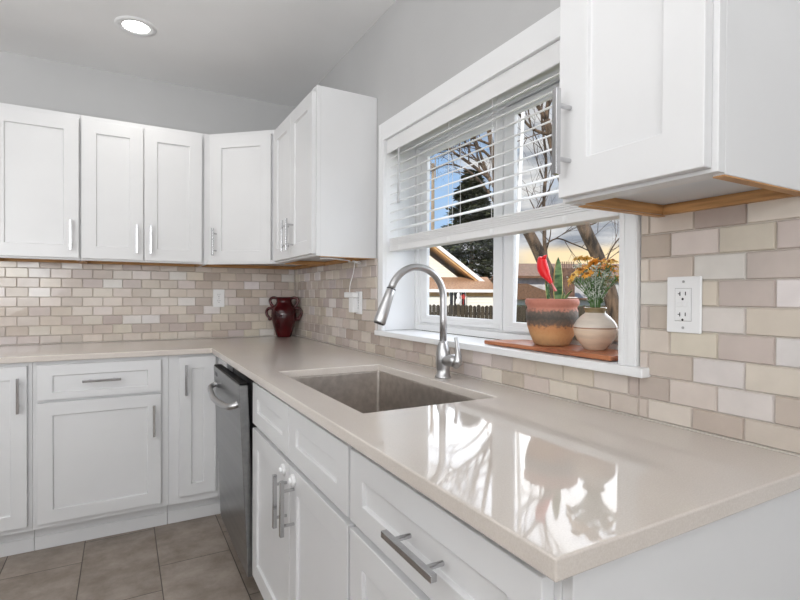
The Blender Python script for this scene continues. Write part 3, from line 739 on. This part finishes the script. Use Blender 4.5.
blade(.018, -.028, .048, .0050, (.012, -.024), -.5); blade(.006, -.034, .040, .0045, (-.004, -.012), -.7)
blade(-.004, .012, .075, .0045, (-.002, .010), -.4); blade(.010, .022, .060, .0042, (.004, .008), -.5); blade(.022, .004, .085, .0040, (.004, .006), -.5)
# red bird pick
rb = empty('bird_ornament', (.050, -2.307, PZ+.12), 0, 'bright red bird ornament on a stick in the terracotta pot', 'ornament')
REDM = mat('red_bird', (.80, .012, .018), .35)
bm = BM()
P_ = [(0, .0150, .1440), (0, .0165, .1395), (0, .0160, .131), (0, .0150, .121), (0, .0110, .108), (0, .0030, .095), (0, -.006, .084), (0, -.0165, .072), (0, -.0225, .064)]
S_ = spline(P_, 4); tube(bm, S_, lerp_list([.0075, .0135, .0150, .0170, .0180, .0160, .0110, .0070, .0040], len(S_)), 18)
for v in bm.verts: v.co.x *= .85
tube(bm, [(0, .010, .138), (0, .003, .146), (0, -.003, .149)], [.008, .005, .001], 8)
obj('body', bm, REDM, rb, smooth=True)
bm = BM(); tube(bm, [(0, .025, .136), (0, .0335, .134)], [.0045, .0006], 8); obj('beak', bm, mat('beak_orange', (.7, .10, .04), .4), rb)
bm = BM(); prism(bm, [(-.0245, .066), (-.036, .040), (-.042, .043), (-.0165, .074)], -.004, .004, 'x'); obj('tail', bm, mat('tail_pink', (.60, .14, .13), .5), rb, bevel=.001)
bm = BM(); tube(bm, [(0, -.010, .088), (0, -.012, .04), (0, -.012, .0)], .0016, 8); obj('stick', bm, mat('green_wire', (.05, .12, .05), .5), rb)
# round vase with flowers
VX, VY = .086, -2.457
vz = empty('flower_vase', (VX, VY, PZ), 0, 'round two-tone tan ceramic vase on the board at the right of the sill', 'vase')
def vase_mat():
    m = mat('vase_two_tone', (.5, .4, .3), .22); ns, ls, b_ = nodes(m)
    t = ns.new('ShaderNodeTexCoord'); s = ns.new('ShaderNodeSeparateXYZ'); ls.new(t.outputs['Object'], s.inputs[0])
    mp_ = ns.new('ShaderNodeMapping'); mp_.inputs['Scale'].default_value = (1, 1, 5); ls.new(t.outputs['Object'], mp_.inputs[0])
    n = ns.new('ShaderNodeTexNoise'); n.inputs['Scale'].default_value = 14; n.inputs['Detail'].default_value = 5; ls.new(mp_.outputs[0], n.inputs['Vector'])
    r = ns.new('ShaderNodeValToRGB'); mr = ns.new('ShaderNodeMapRange'); ls.new(s.outputs['Z'], mr.inputs[0]); mr.inputs[1].default_value = 0; mr.inputs[2].default_value = .118
    r.color_ramp.interpolation = 'CONSTANT'; E = r.color_ramp.elements; ls.new(mr.outputs[0], r.inputs[0])
    E[0].position = 0; E[0].color = (.68, .53, .40, 1); E[1].position = .86; E[1].color = (.22, .16, .08, 1)
    e_ = E.new(.50); e_.color = (.28, .14, .08, 1); e_ = E.new(.525); e_.color = (.60, .53, .46, 1)
    mr2 = ns.new('ShaderNodeMapRange'); ls.new(n.outputs['Fac'], mr2.inputs[0]); mr2.inputs[3].default_value = .7; mr2.inputs[4].default_value = 1.35
    mx_ = ns.new('ShaderNodeMixRGB'); mx_.blend_type = 'MULTIPLY'; mx_.inputs[0].default_value = 1; ls.new(r.outputs[0], mx_.inputs[1]); ls.new(mr2.outputs[0], mx_.inputs[2]); ls.new(mx_.outputs[0], b_.inputs['Base Color'])
    return m
bm = BM(); lathe(bm, [(.026, 0), (.029, .002), (.034, .009), (.046, .024), (.054, .040), (.0575, .054), (.0565, .066), (.050, .079), (.039, .091), (.029, .099), (.0265, .103), (.029, .112), (.030, .116), (.026, .117), (.023, .110), (.023, .09)], n=48, cap=False)
bmesh.ops.create_circle(bm, cap_ends=True, segments=48, radius=.026, matrix=Matrix.Translation((0, 0, .0003)))
obj('body', bm, vase_mat(), vz, smooth=True)
STM = noise_col(mat('stem_green', (.08, .2, .05), .6), (.05, .14, .03), (.16, .30, .10), 30)
LGM = noise_col(mat('sprig_pale', (.35, .42, .33), .6), (.30, .38, .28), (.74, .77, .70), 60)
FOM = noise_col(mat('petal_orange', (.8, .32, .03), .5), (.80, .30, .03), (.92, .56, .12), 60); FYM = noise_col(mat('petal_yellow', (.85, .55, .08), .5), (.8, .42, .05), (.85, .62, .22), 60); FCM = mat('flower_centre', (.30, .12, .02), .7)
def flower_proto(h, lean, petal_mat, up, fr=.015):
    """stem from the vase mouth with narrow leaves, daisy bloom on top"""
    root = empty('flower', (0, 0, 0)); bm = BM()
    top = Vector((lean, 0, h)); path = spline([(0, 0, -.03), (lean*.15, 0, h*.3), (lean*.55, 0, h*.7), top], 4); tube(bm, path, .0011, 6)
    rnd = random.Random(int(h*1e4))
    for k in range(9):
        p = path[3+k % (len(path)-4)]; a = rnd.uniform(0, 2*PI); l = rnd.uniform(.014, .026); d = Vector((math.cos(a), math.sin(a), rnd.uniform(.3, 1.2))).normalized()
        s_ = d.cross(Vector((0, 0, 1))).normalized()*.0022; q = p+d*l
        v = [bm.verts.new(x) for x in (p, p+d*l*.5+s_, q, p+d*l*.5-s_)]; bm.faces.new(v)
        v = [bm.verts.new(x+Vector((0, 0, -.0004))) for x in (p, p+d*l*.5+s_, q, p+d*l*.5-s_)]; bm.faces.new(v[::-1])
    obj('stem', bm, STM, root)
    bm = BM(); nrm = Vector(up).normalized(); u = nrm.orthogonal().normalized(); w = nrm.cross(u); n = 13
    for lay_, (rr_, lift) in enumerate(((fr, .0), (fr*.75, .002))):
        for k in range(n):
            a = 2*PI*(k+.5*lay_)/n; d = u*math.cos(a)+w*math.sin(a); sd = u*-math.sin(a)+w*math.cos(a); c0 = top+nrm*lift
            tip = c0+d*rr_+nrm*.003*math.sin(k*2.1)
            v0 = [bm.verts.new(x) for x in (c0+d*.002, c0+d*rr_*.6+sd*rr_*.17+nrm*.002, tip, c0+d*rr_*.6-sd*rr_*.17+nrm*.002)]
            v1 = [bm.verts.new(x.co-nrm*.0007) for x in v0]
            bm.faces.new(v0); bm.faces.new(v1[::-1])
            for q in range(4): bm.faces.new((v0[q], v1[q], v1[(q+1) % 4], v0[(q+1) % 4]))
    bl_ = obj('bloom', bm, petal_mat, root)
    bm = BM(); bmesh.ops.create_uvsphere(bm, u_segments=10, v_segments=6, radius=fr*.3, matrix=Matrix.Translation(top+nrm*.003)@Matrix.Diagonal((1, 1, .7, 1))); obj('centre', bm, FCM, bl_, smooth=True)
    return root
protos = [flower_proto(.118, .020, FOM, (-.35, -.55, .75), .020), flower_proto(.102, .038, FOM, (.6, -.2, .7), .021), flower_proto(.085, .056, FYM, (.8, 0, .5), .019), flower_proto(.128, .040, FYM, (.3, -.1, .9), .018)]
zf = PZ+.115; rndf = random.Random(5)
def place(root, i, az_, first, label, group, cat):
    o = root if first else copy_tree(root)
    o.location = (VX+.008*math.cos(az_), VY+.008*math.sin(az_), zf); o.rotation_euler = (0, 0, az_); return tag(o, label, cat, group)
used = set()
for i in range(24):
    k = i % 4; a = i*2.39996+.3
    o = place(protos[k], i, a, k not in used, ('orange' if k < 2 else 'yellow')+' daisy in the bunch held by the round tan vase', ('orange' if k < 2 else 'yellow')+' daisies in the tan vase', 'flower'); used.add(k)
    o.scale = (1, 1, rndf.uniform(.84, 1.1))
# pale sprigs
def sprig(h, lean, seed):
    bm = BM(); rnd = random.Random(seed); path = spline([(0, 0, -.03), (lean*.2, 0, h*.35), (lean*.6, 0, h*.75), (lean, 0, h)], 5); tube(bm, path, .0009, 5)
    for p in path[4:]:
        for _ in range(4):
            a = rnd.uniform(0, 2*PI); d = Vector((math.cos(a), math.sin(a), rnd.uniform(.0, .9))).normalized()*rnd.uniform(.007, .014)
            tube(bm, [p, p+d], .0005, 4); bmesh.ops.create_icosphere(bm, subdivisions=1, radius=.0021, matrix=Matrix.Translation(p+d))
    return obj('filler_sprig', bm, LGM)
sp_ = [sprig(.115, .050, 1), sprig(.095, .035, 2), sprig(.080, .058, 3)]; us = set()
for i in range(12):
    k = i % 3; a = i*2.39996+1.1; o = sp_[k] if k not in us else sp_[k].copy()
    if k in us: COL.objects.link(o)
    us.add(k); o.location = (VX+.006*math.cos(a), VY+.006*math.sin(a), zf); o.rotation_euler = (0, 0, a)
    tag(o, 'pale grey-green filler sprig among the daisies in the tan vase', 'sprig', 'filler sprigs in the tan vase')

# ------------------------------------------------------------------ garden and houses outside, laid out on a street grid turned from the kitchen
GZ = -.85
def at(r, d, z): return Vector((CAM.x, CAM.y, 0))+Rv*r+Vector((Fv.x, Fv.y, 0)).normalized()*d+Vector((0, 0, z))
GR = -cyaw
def place_grid(o, r, d, z=GZ): o.location = at(r, d, z); o.rotation_euler = (0, 0, GR); return o
lawn = BM(); bmesh.ops.create_grid(lawn, x_segments=2, y_segments=2, size=90, matrix=Matrix.Translation((60, 30, GZ)))
tag(obj('ground', lawn, noise_col(mat('lawn', (.12, .11, .05), .9), (.08, .09, .03), (.20, .17, .09), 1.5, 8)), kind='structure')
siding = mat('house_white_siding', (.78, .76, .70), .6); ns, ls, b_ = nodes(siding)
t_ = ns.new('ShaderNodeTexCoord'); wv = ns.new('ShaderNodeTexWave'); wv.bands_direction = 'Z'; wv.inputs['Scale'].default_value = 1.6; ls.new(t_.outputs['Object'], wv.inputs[0])
bp_ = ns.new('ShaderNodeBump'); bp_.inputs['Strength'].default_value = .4; bp_.inputs['Distance'].default_value = .02; ls.new(wv.outputs['Fac'], bp_.inputs['Height']); ls.new(bp_.outputs[0], b_.inputs['Normal'])
tan = noise_col(mat('tan_soffit', (.45, .27, .12), .7), (.50, .29, .12), (.66, .43, .21), 3)
shing2 = noise_col(mat('dark_brown_shingles', (.2, .1, .06), .9), (.09, .05, .03), (.20, .11, .065), 9, 8, stretch=(1, 1, 5), bump=.5, bdist=.02)
shing = noise_col(mat('brown_shingles', (.35, .21, .14), .9), (.19, .10, .055), (.40, .235, .13), 9, 8, stretch=(1, 1, 5), bump=.5, bdist=.02)
fas = mat('white_fascia', (.82, .80, .78), .5)
dglass = mat('dark_window', (.02, .02, .025), .1)
# house A
ha = place_grid(empty('house', label='house with a tall gable and brown shingled roof beyond the left window pane', cat='house'), 0, 0)
# local: x=r, y=d, z above ground
bm = BM(); box(bm, -6, 5.75, 30, 38, 0, 2.36); obj('wall', bm, siding, ha)
bm = BM(); box(bm, -6, 5.75, 29.93, 29.99, 1.62+.38, 2.36); obj('eave_band', bm, tan, ha, label='tan band under the eave')
bm = BM(); prism(bm, [(29.7, 2.42), (33.4, 3.30), (38.6, 2.42), (38.6, 2.30), (33.4, 3.16), (29.7, 2.30)], -6.3, 5.85, 'x'); obj('roof', bm, shing, ha)
bm = BM(); box(bm, -6.3, 5.85, 29.62, 29.70, 2.24, 2.42); obj('gutter', bm, fas, ha)
gx0, gz0, gx1, gz1 = 2.06, 5.50, 5.6, 2.72      # rake line of the gable
sl_ = (gz1-gz0)/(gx1-gx0); apx = .2; apz = gz0-sl_*(gx0-apx)
bm = BM(); prism(bm, [(apx, apz-.9), (apx-3.4*1.0, apz-.9+sl_*3.4), (apx-3.4, 2.4), (5.6-1.0, 2.4), (5.6-1.0, gz1+.0)], 33.3, 38.0, 'y'); obj('gable_wall', bm, siding, ha)
bm = BM()
for s in (1, -1):
    x1_ = apx+s*(gx1-apx); th = .28
    prism(bm, [(apx, apz), (x1_, gz1), (x1_, gz1-th), (apx, apz-th)], 32.2, 38.4, 'y')
obj('gable_roof', bm, [tan], ha, label='tan boarded underside of the gable overhang')
bm = BM()
for s in (1, -1):
    x1_ = apx+s*(gx1-apx+.15)
    prism(bm, [(apx, apz+.16), (x1_, gz1-.12+.16), (x1_, gz1-.12-.12), (apx, apz-.12)], 32.05, 32.2, 'y')
obj('rake_board', bm, fas, ha, label='white sloping rake board')
bm = BM(); box(bm, 2.93, 3.98, 29.90, 29.929, .85, 2.30); wf = obj('window', bm, fas, ha)
bm = BM(); box(bm, 3.0, 3.9, 29.87, 29.899, .9, 2.25); obj('pane', bm, dglass, wf)
bm = BM(); box(bm, 3.19, 3.24, 29.84, 29.869, .9, 2.25); box(bm, 3.64, 3.69, 29.84, 29.869, .9, 2.25); obj('muntin', bm, fas, wf)
om = empty('garden_lantern', label='white bulbous lantern hanging before the dark window of the gabled house', cat='lantern'); place_grid(om, 3.44, 29.3, GZ)
bm = BM(); lathe(bm, [(.03, 1.45), (.11, 1.50), (.16, 1.62), (.14, 1.78), (.07, 1.92), (.10, 2.00), (.09, 2.12), (.03, 2.22)], n=14); lathe(bm, [(.02, 0), (.02, 1.46)], n=8); obj('shade', bm, fas, om, smooth=True)
rw = empty('red_windmill', label='small red pinwheel by the window of the gabled house', cat='garden ornament'); place_grid(rw, 3.72, 29.2, GZ)
bm = BM()
for k in range(5):
    a = 2*PI*k/5; prism(bm, [(0, 1.98), (.15*math.cos(a), 1.98+.17*math.sin(a)), (.12*math.cos(a+.7), 1.98+.12*math.sin(a+.7))], -.01, .01, 'y')
cyl(bm, (0, 0, 0), (0, 0, 1.98), .012, 6); obj('vanes', bm, mat('pinwheel_red', (.6, .06, .05), .5), rw)
# fence
fn = place_grid(empty('wooden_fence', label='dark weathered wooden picket fence in front of the gabled house', cat='fence'), 0, 0)
FM = noise_col(mat('weathered_fence', (.06, .045, .03), .9), (.016, .012, .008), (.065, .050, .032), 3, 6, stretch=(6, 6, .4))
bm = BM(); x = -.6; rnd = random.Random(4)
while x < 8.2:
    w = .135; h = 1.70+rnd.uniform(-.03, .03); prism(bm, [(x, 0), (x+w, 0), (x+w, h-.05), (x+w*.7, h), (x+w*.3, h), (x, h-.05)], 17.98+rnd.uniform(-.01, .01), 18.02, 'y'); x += w+.012
obj('pickets', bm, FM, fn)
bm = BM()
for z in (.35, 1.35): box(bm, -.6, 8.2, 18.03, 18.08, z, z+.09)
obj('rail', bm, FM, fn)
# house B
hb = place_grid(empty('house', label='grey house with low brown roofs and a brick chimney seen through the right window pane', cat='house'), 0, 0)
gsid = noise_col(mat('grey_siding', (.42, .42, .43), .7), (.36, .36, .37), (.50, .50, .51), 4)
bm = BM(); box(bm, 6.2, 16, 27, 33, 0, 3.15); obj('wall', bm, gsid, hb)
bm = BM(); prism(bm, [(26.6, 3.12), (30, 4.0), (33.4, 3.12), (33.4, 3.0), (30, 3.88), (26.6, 3.0)], 6.05, 16.4, 'x'); obj('roof', bm, shing2, hb)
bm = BM(); box(bm, 5.5, 9.8, 23.5, 27, 0, 1.85); obj('porch_wall', bm, siding, hb)
bm = BM(); prism(bm, [(5.3, 1.88), (5.3, 2.62), (5.9, 2.62), (7.6, 1.98), (11, 1.9)], 23.1, 26.99, 'y'); obj('porch_roof', bm, shing2, hb)
bm = BM(); box(bm, 6.1, 6.3, 23.44, 23.5, 1.2, 1.75); box(bm, 5.72, 5.9, 26.90, 26.999, 2.65, 2.95); obj('window', bm, dglass, hb)
ch = BM(); box(ch, 8.05, 8.75, 24.9, 25.5, 1.9, 3.45); cho = obj('chimney', ch, noise_col(mat('brick_brown', (.22, .12, .08), .9), (.08, .045, .03), (.16, .09, .06), 8), hb)
bm = BM()
for k in range(8): cyl(bm, (8.08+k*.09, 25.0, 3.45), (8.08+k*.09, 25.0, 3.78), .02, 6)
obj('spark_guard', bm, bpy.data.materials['brick_brown'], cho)
bm = BM(); box(bm, 8.2, 8.75, 24.5, 24.6, 1.6, 2.0); obj('vent_box', bm, fas, hb)
hd = BM(); box(hd, 4.9, 12.5, 20.6, 21.4, 0, 1.62)
bmesh.ops.subdivide_edges(hd, edges=hd.edges, cuts=7, use_grid_fill=True)
for v in hd.verts: v.co += Vector((random.uniform(-.08, .08), random.uniform(-.08, .08), random.uniform(-.06, .06)))
hdo = tag(obj('garden_hedge', hd, noise_col(mat('hedge_dark', (.03, .045, .02), .9), (.012, .02, .008), (.07, .08, .035), 5, 8, bump=1, bdist=.05)), 'dark clipped hedge below the grey house', 'hedge'); place_grid(hdo, 0, 0)
# white leaning pole
bm = BM(); tube(bm, [at(1.325, 6, GZ), at(1.475, 6, 3.6)], .020, 10); tag(obj('garden_pole', bm, fas), 'slim white leaning pole just outside the middle of the window', 'pole')
# utility pole
up_ = empty('utility_pole', label='bare wooden utility pole against the blue sky in the left window pane', cat='utility pole'); place_grid(up_, 2.66, 41)
POLM = noise_col(mat('pole_wood', (.42, .29, .16), .9), (.22, .17, .12), (.38, .30, .21), 4, stretch=(8, 8, .5))
bm = BM(); tube(bm, [(0, 0, 0), (0, 0, 12.9)], [.19, .12], 12); obj('pole', bm, POLM, up_)
bm = BM(); cyl(bm, (.19, 0, 11.7), (.19, 0, 13.3), .04, 8); cyl(bm, (-.17, 0, 12.3), (-.17, 0, 13.1), .04, 8); obj('insulator', bm, POLM, up_)
# conifer
cf = empty('conifer_tree', label='dark green conifer rising behind the gabled house', cat='tree'); place_grid(cf, 6.1, 43)
bm = BM(); tube(bm, [(0, 0, 0), (.1, 0, 12.6)], [.3, .03], 8); obj('trunk', bm, POLM, cf)
GM = noise_col(mat('conifer_green', (.03, .06, .02), .85), (.007, .013, .005), (.075, .085, .028), 1.6, 6, lo=.3, hi=.72)
bm = BM(); rnd = random.Random(9)
for k in range(9000):
    t = rnd.random()**.8; z = 1.2+t*11.4; R1 = 4.3*(1-t)**.7*(.75+.25*math.sin(z*4.1+rnd.random()))+.12; a = rnd.uniform(0, 2*PI); rr_ = R1*rnd.uniform(.35, 1.0)
    c_ = Vector((rr_*math.cos(a)+.1*t, rr_*math.sin(a), z-.12*rr_+rnd.uniform(-.2, .2))); d = Vector((math.cos(a), math.sin(a), rnd.uniform(-.6, .35))).normalized()
    s_ = d.cross(Vector((rnd.uniform(-.5, .5), rnd.uniform(-.5, .5), 1))).normalized(); L2 = rnd.uniform(.35, .8); w_ = rnd.uniform(.10, .24)
    v = [bm.verts.new(x) for x in (c_, c_+d*L2*.6+s_*w_, c_+d*L2, c_+d*L2*.6-s_*w_)]; bm.faces.new(v)
obj('foliage', bm, GM, cf)
# bare trees
BK = noise_col(mat('bark', (.13, .09, .06), .9), (.022, .016, .012), (.15, .10, .065), 6, 8, stretch=(3, 3, .8), bump=1, bdist=.02)
def grow(bm, p, d, r, L, depth, rnd, ca=.0):
    n = 5; pts = [p.copy()]; rad = [r]; q = p.copy(); dd_ = d.copy()
    for i in range(n):
        dd_ = (dd_+Vector((rnd.uniform(-1, 1), rnd.uniform(-1, 1), rnd.uniform(-.6, .9)))*.17).normalized(); q = q+dd_*L/n; pts.append(q.copy()); rad.append(r*(1-.62*(i+1)/n))
    tube(bm, pts, rad, 6 if r > .012 else 4, False)
    if depth > 0:
        for k in range(rnd.choice((3, 4)) if depth > 1 else 3):
            i = rnd.randint(1, n); o = dd_.orthogonal().normalized(); o = Matrix.Rotation(rnd.uniform(0, 2*PI), 3, dd_)@o
            nd = (dd_*rnd.uniform(.5, 1.0)+o*rnd.uniform(.5, .9)+Vector((0, 0, .15))).normalized()
            grow(bm, pts[i], nd, rad[i]*.62, L*rnd.uniform(.55, .8), depth-1, rnd)
def tree(label, trunk, radii, limbs, seed, depth=3):
    base = Vector(trunk[0]); T_ = empty('bare_tree', base, label=label, cat='tree'); rnd = random.Random(seed)
    loc = [Vector(p)-base for p in trunk]; bm = BM(); S = spline(loc, 5); tube(bm, S, lerp_list(radii, len(S)), 14)
    obj('trunk', bm, BK, T_, smooth=True)
    for (pp, rr0) in limbs:
        bm = BM(); Lp = [Vector(p)-base for p in pp]; S = spline(Lp, 4); R_l = lerp_list(rr0, len(S)); tube(bm, S, R_l, 8)
        for i in range(2, len(S), 2):
            t = (S[i]-S[i-1]).normalized(); o = Matrix.Rotation(rnd.uniform(0, 2*PI), 3, t)@t.orthogonal().normalized()
            grow(bm, S[i], (t*.7+o*.8+Vector((0, 0, .2))).normalized(), R_l[i]*.42+.0015, rnd.uniform(.5, 1.1), depth-2, rnd)
        obj('branch', bm, BK, T_, smooth=True)
    return T_
def px(u, v, d):   # garden position given as bearing and height seen from the kitchen
    return at((u-400)/FPX*d, d, CAM.z+(295.5-v)/FPX*d)
d = 8.0
tree('bare tree with a leaning forked trunk behind the red bird',
     [at(3.0, d, GZ), px(560, 300, d), px(546, 268, d), px(529, 234, d), px(508, 205, d), px(488, 178, d)], [.16, .12, .105, .088, .05, .034],
     [([px(488, 178, d), px(468, 163, d), px(452, 152, d), px(440, 140, d), px(425, 130, d)], [.032, .026, .02, .014, .007]),
      ([px(488, 178, d), px(478, 150, d), px(470, 128, d), px(455, 100, d)], [.024, .019, .014, .007]),
      ([px(546, 262, d), px(544, 240, d), px(543, 205, d), px(545, 160, d), px(540, 110, d), px(548, 70, d)], [.036, .030, .026, .022, .016, .010]),
      ([px(543, 246, d), px(556, 238, d), px(572, 243, d), px(590, 251, d), px(606, 262, d)], [.013, .012, .011, .009, .005]),
      ([px(529, 234, d), px(534, 215, d), px(548, 190, d), px(560, 160, d)], [.018, .015, .011, .006])], 12, 4)
d = 7.0
tree('thick bare tree trunk leaning up to the left behind the daisies',
     [at(3.35, d, GZ), px(622, 350, d), px(612, 300, d), px(600, 262, d), px(583, 226, d), px(562, 180, d), px(545, 120, d)], [.15, .12, .098, .09, .088, .065, .05],
     [([px(545, 120, d), px(528, 95, d), px(505, 80, d), px(480, 75, d)], [.032, .025, .017, .008]),
      ([px(549, 135, d), px(530, 128, d), px(512, 108, d), px(495, 100, d)], [.026, .02, .014, .007]),
      ([px(545, 120, d), px(548, 95, d), px(556, 70, d), px(560, 40, d)], [.032, .025, .018, .010]),
      ([px(604, 268, d), px(610, 250, d), px(620, 236, d), px(635, 222, d)], [.013, .011, .008, .005]),
      ([px(583, 226, d), px(595, 222, d), px(606, 212, d), px(625, 205, d)], [.013, .011, .008, .005])], 31, 4)
d = 10.5
tree('slender bare tree whose branches cross the top of the left window pane',
     [at(2.35, d, GZ), px(500, 300, d), px(497, 230, d), px(494, 170, d), px(486, 120, d), px(480, 80, d)], [.10, .085, .07, .06, .045, .03],
     [([px(496, 205, d), px(478, 180, d), px(462, 168, d), px(445, 165, d), px(430, 172, d)], [.03, .024, .018, .013, .008]),
      ([px(492, 160, d), px(475, 146, d), px(458, 148, d), px(436, 152, d), px(425, 156, d)], [.03, .024, .018, .013, .008]),
      ([px(488, 130, d), px(470, 125, d), px(455, 128, d), px(440, 120, d)], [.026, .02, .015, .008]), ([px(490, 145, d), px(470, 138, d), px(450, 136, d), px(428, 140, d)], [.03, .022, .015, .008]), ([px(494, 185, d), px(480, 165, d), px(468, 150, d), px(458, 125, d)], [.03, .022, .015, .008])], 77, 5)
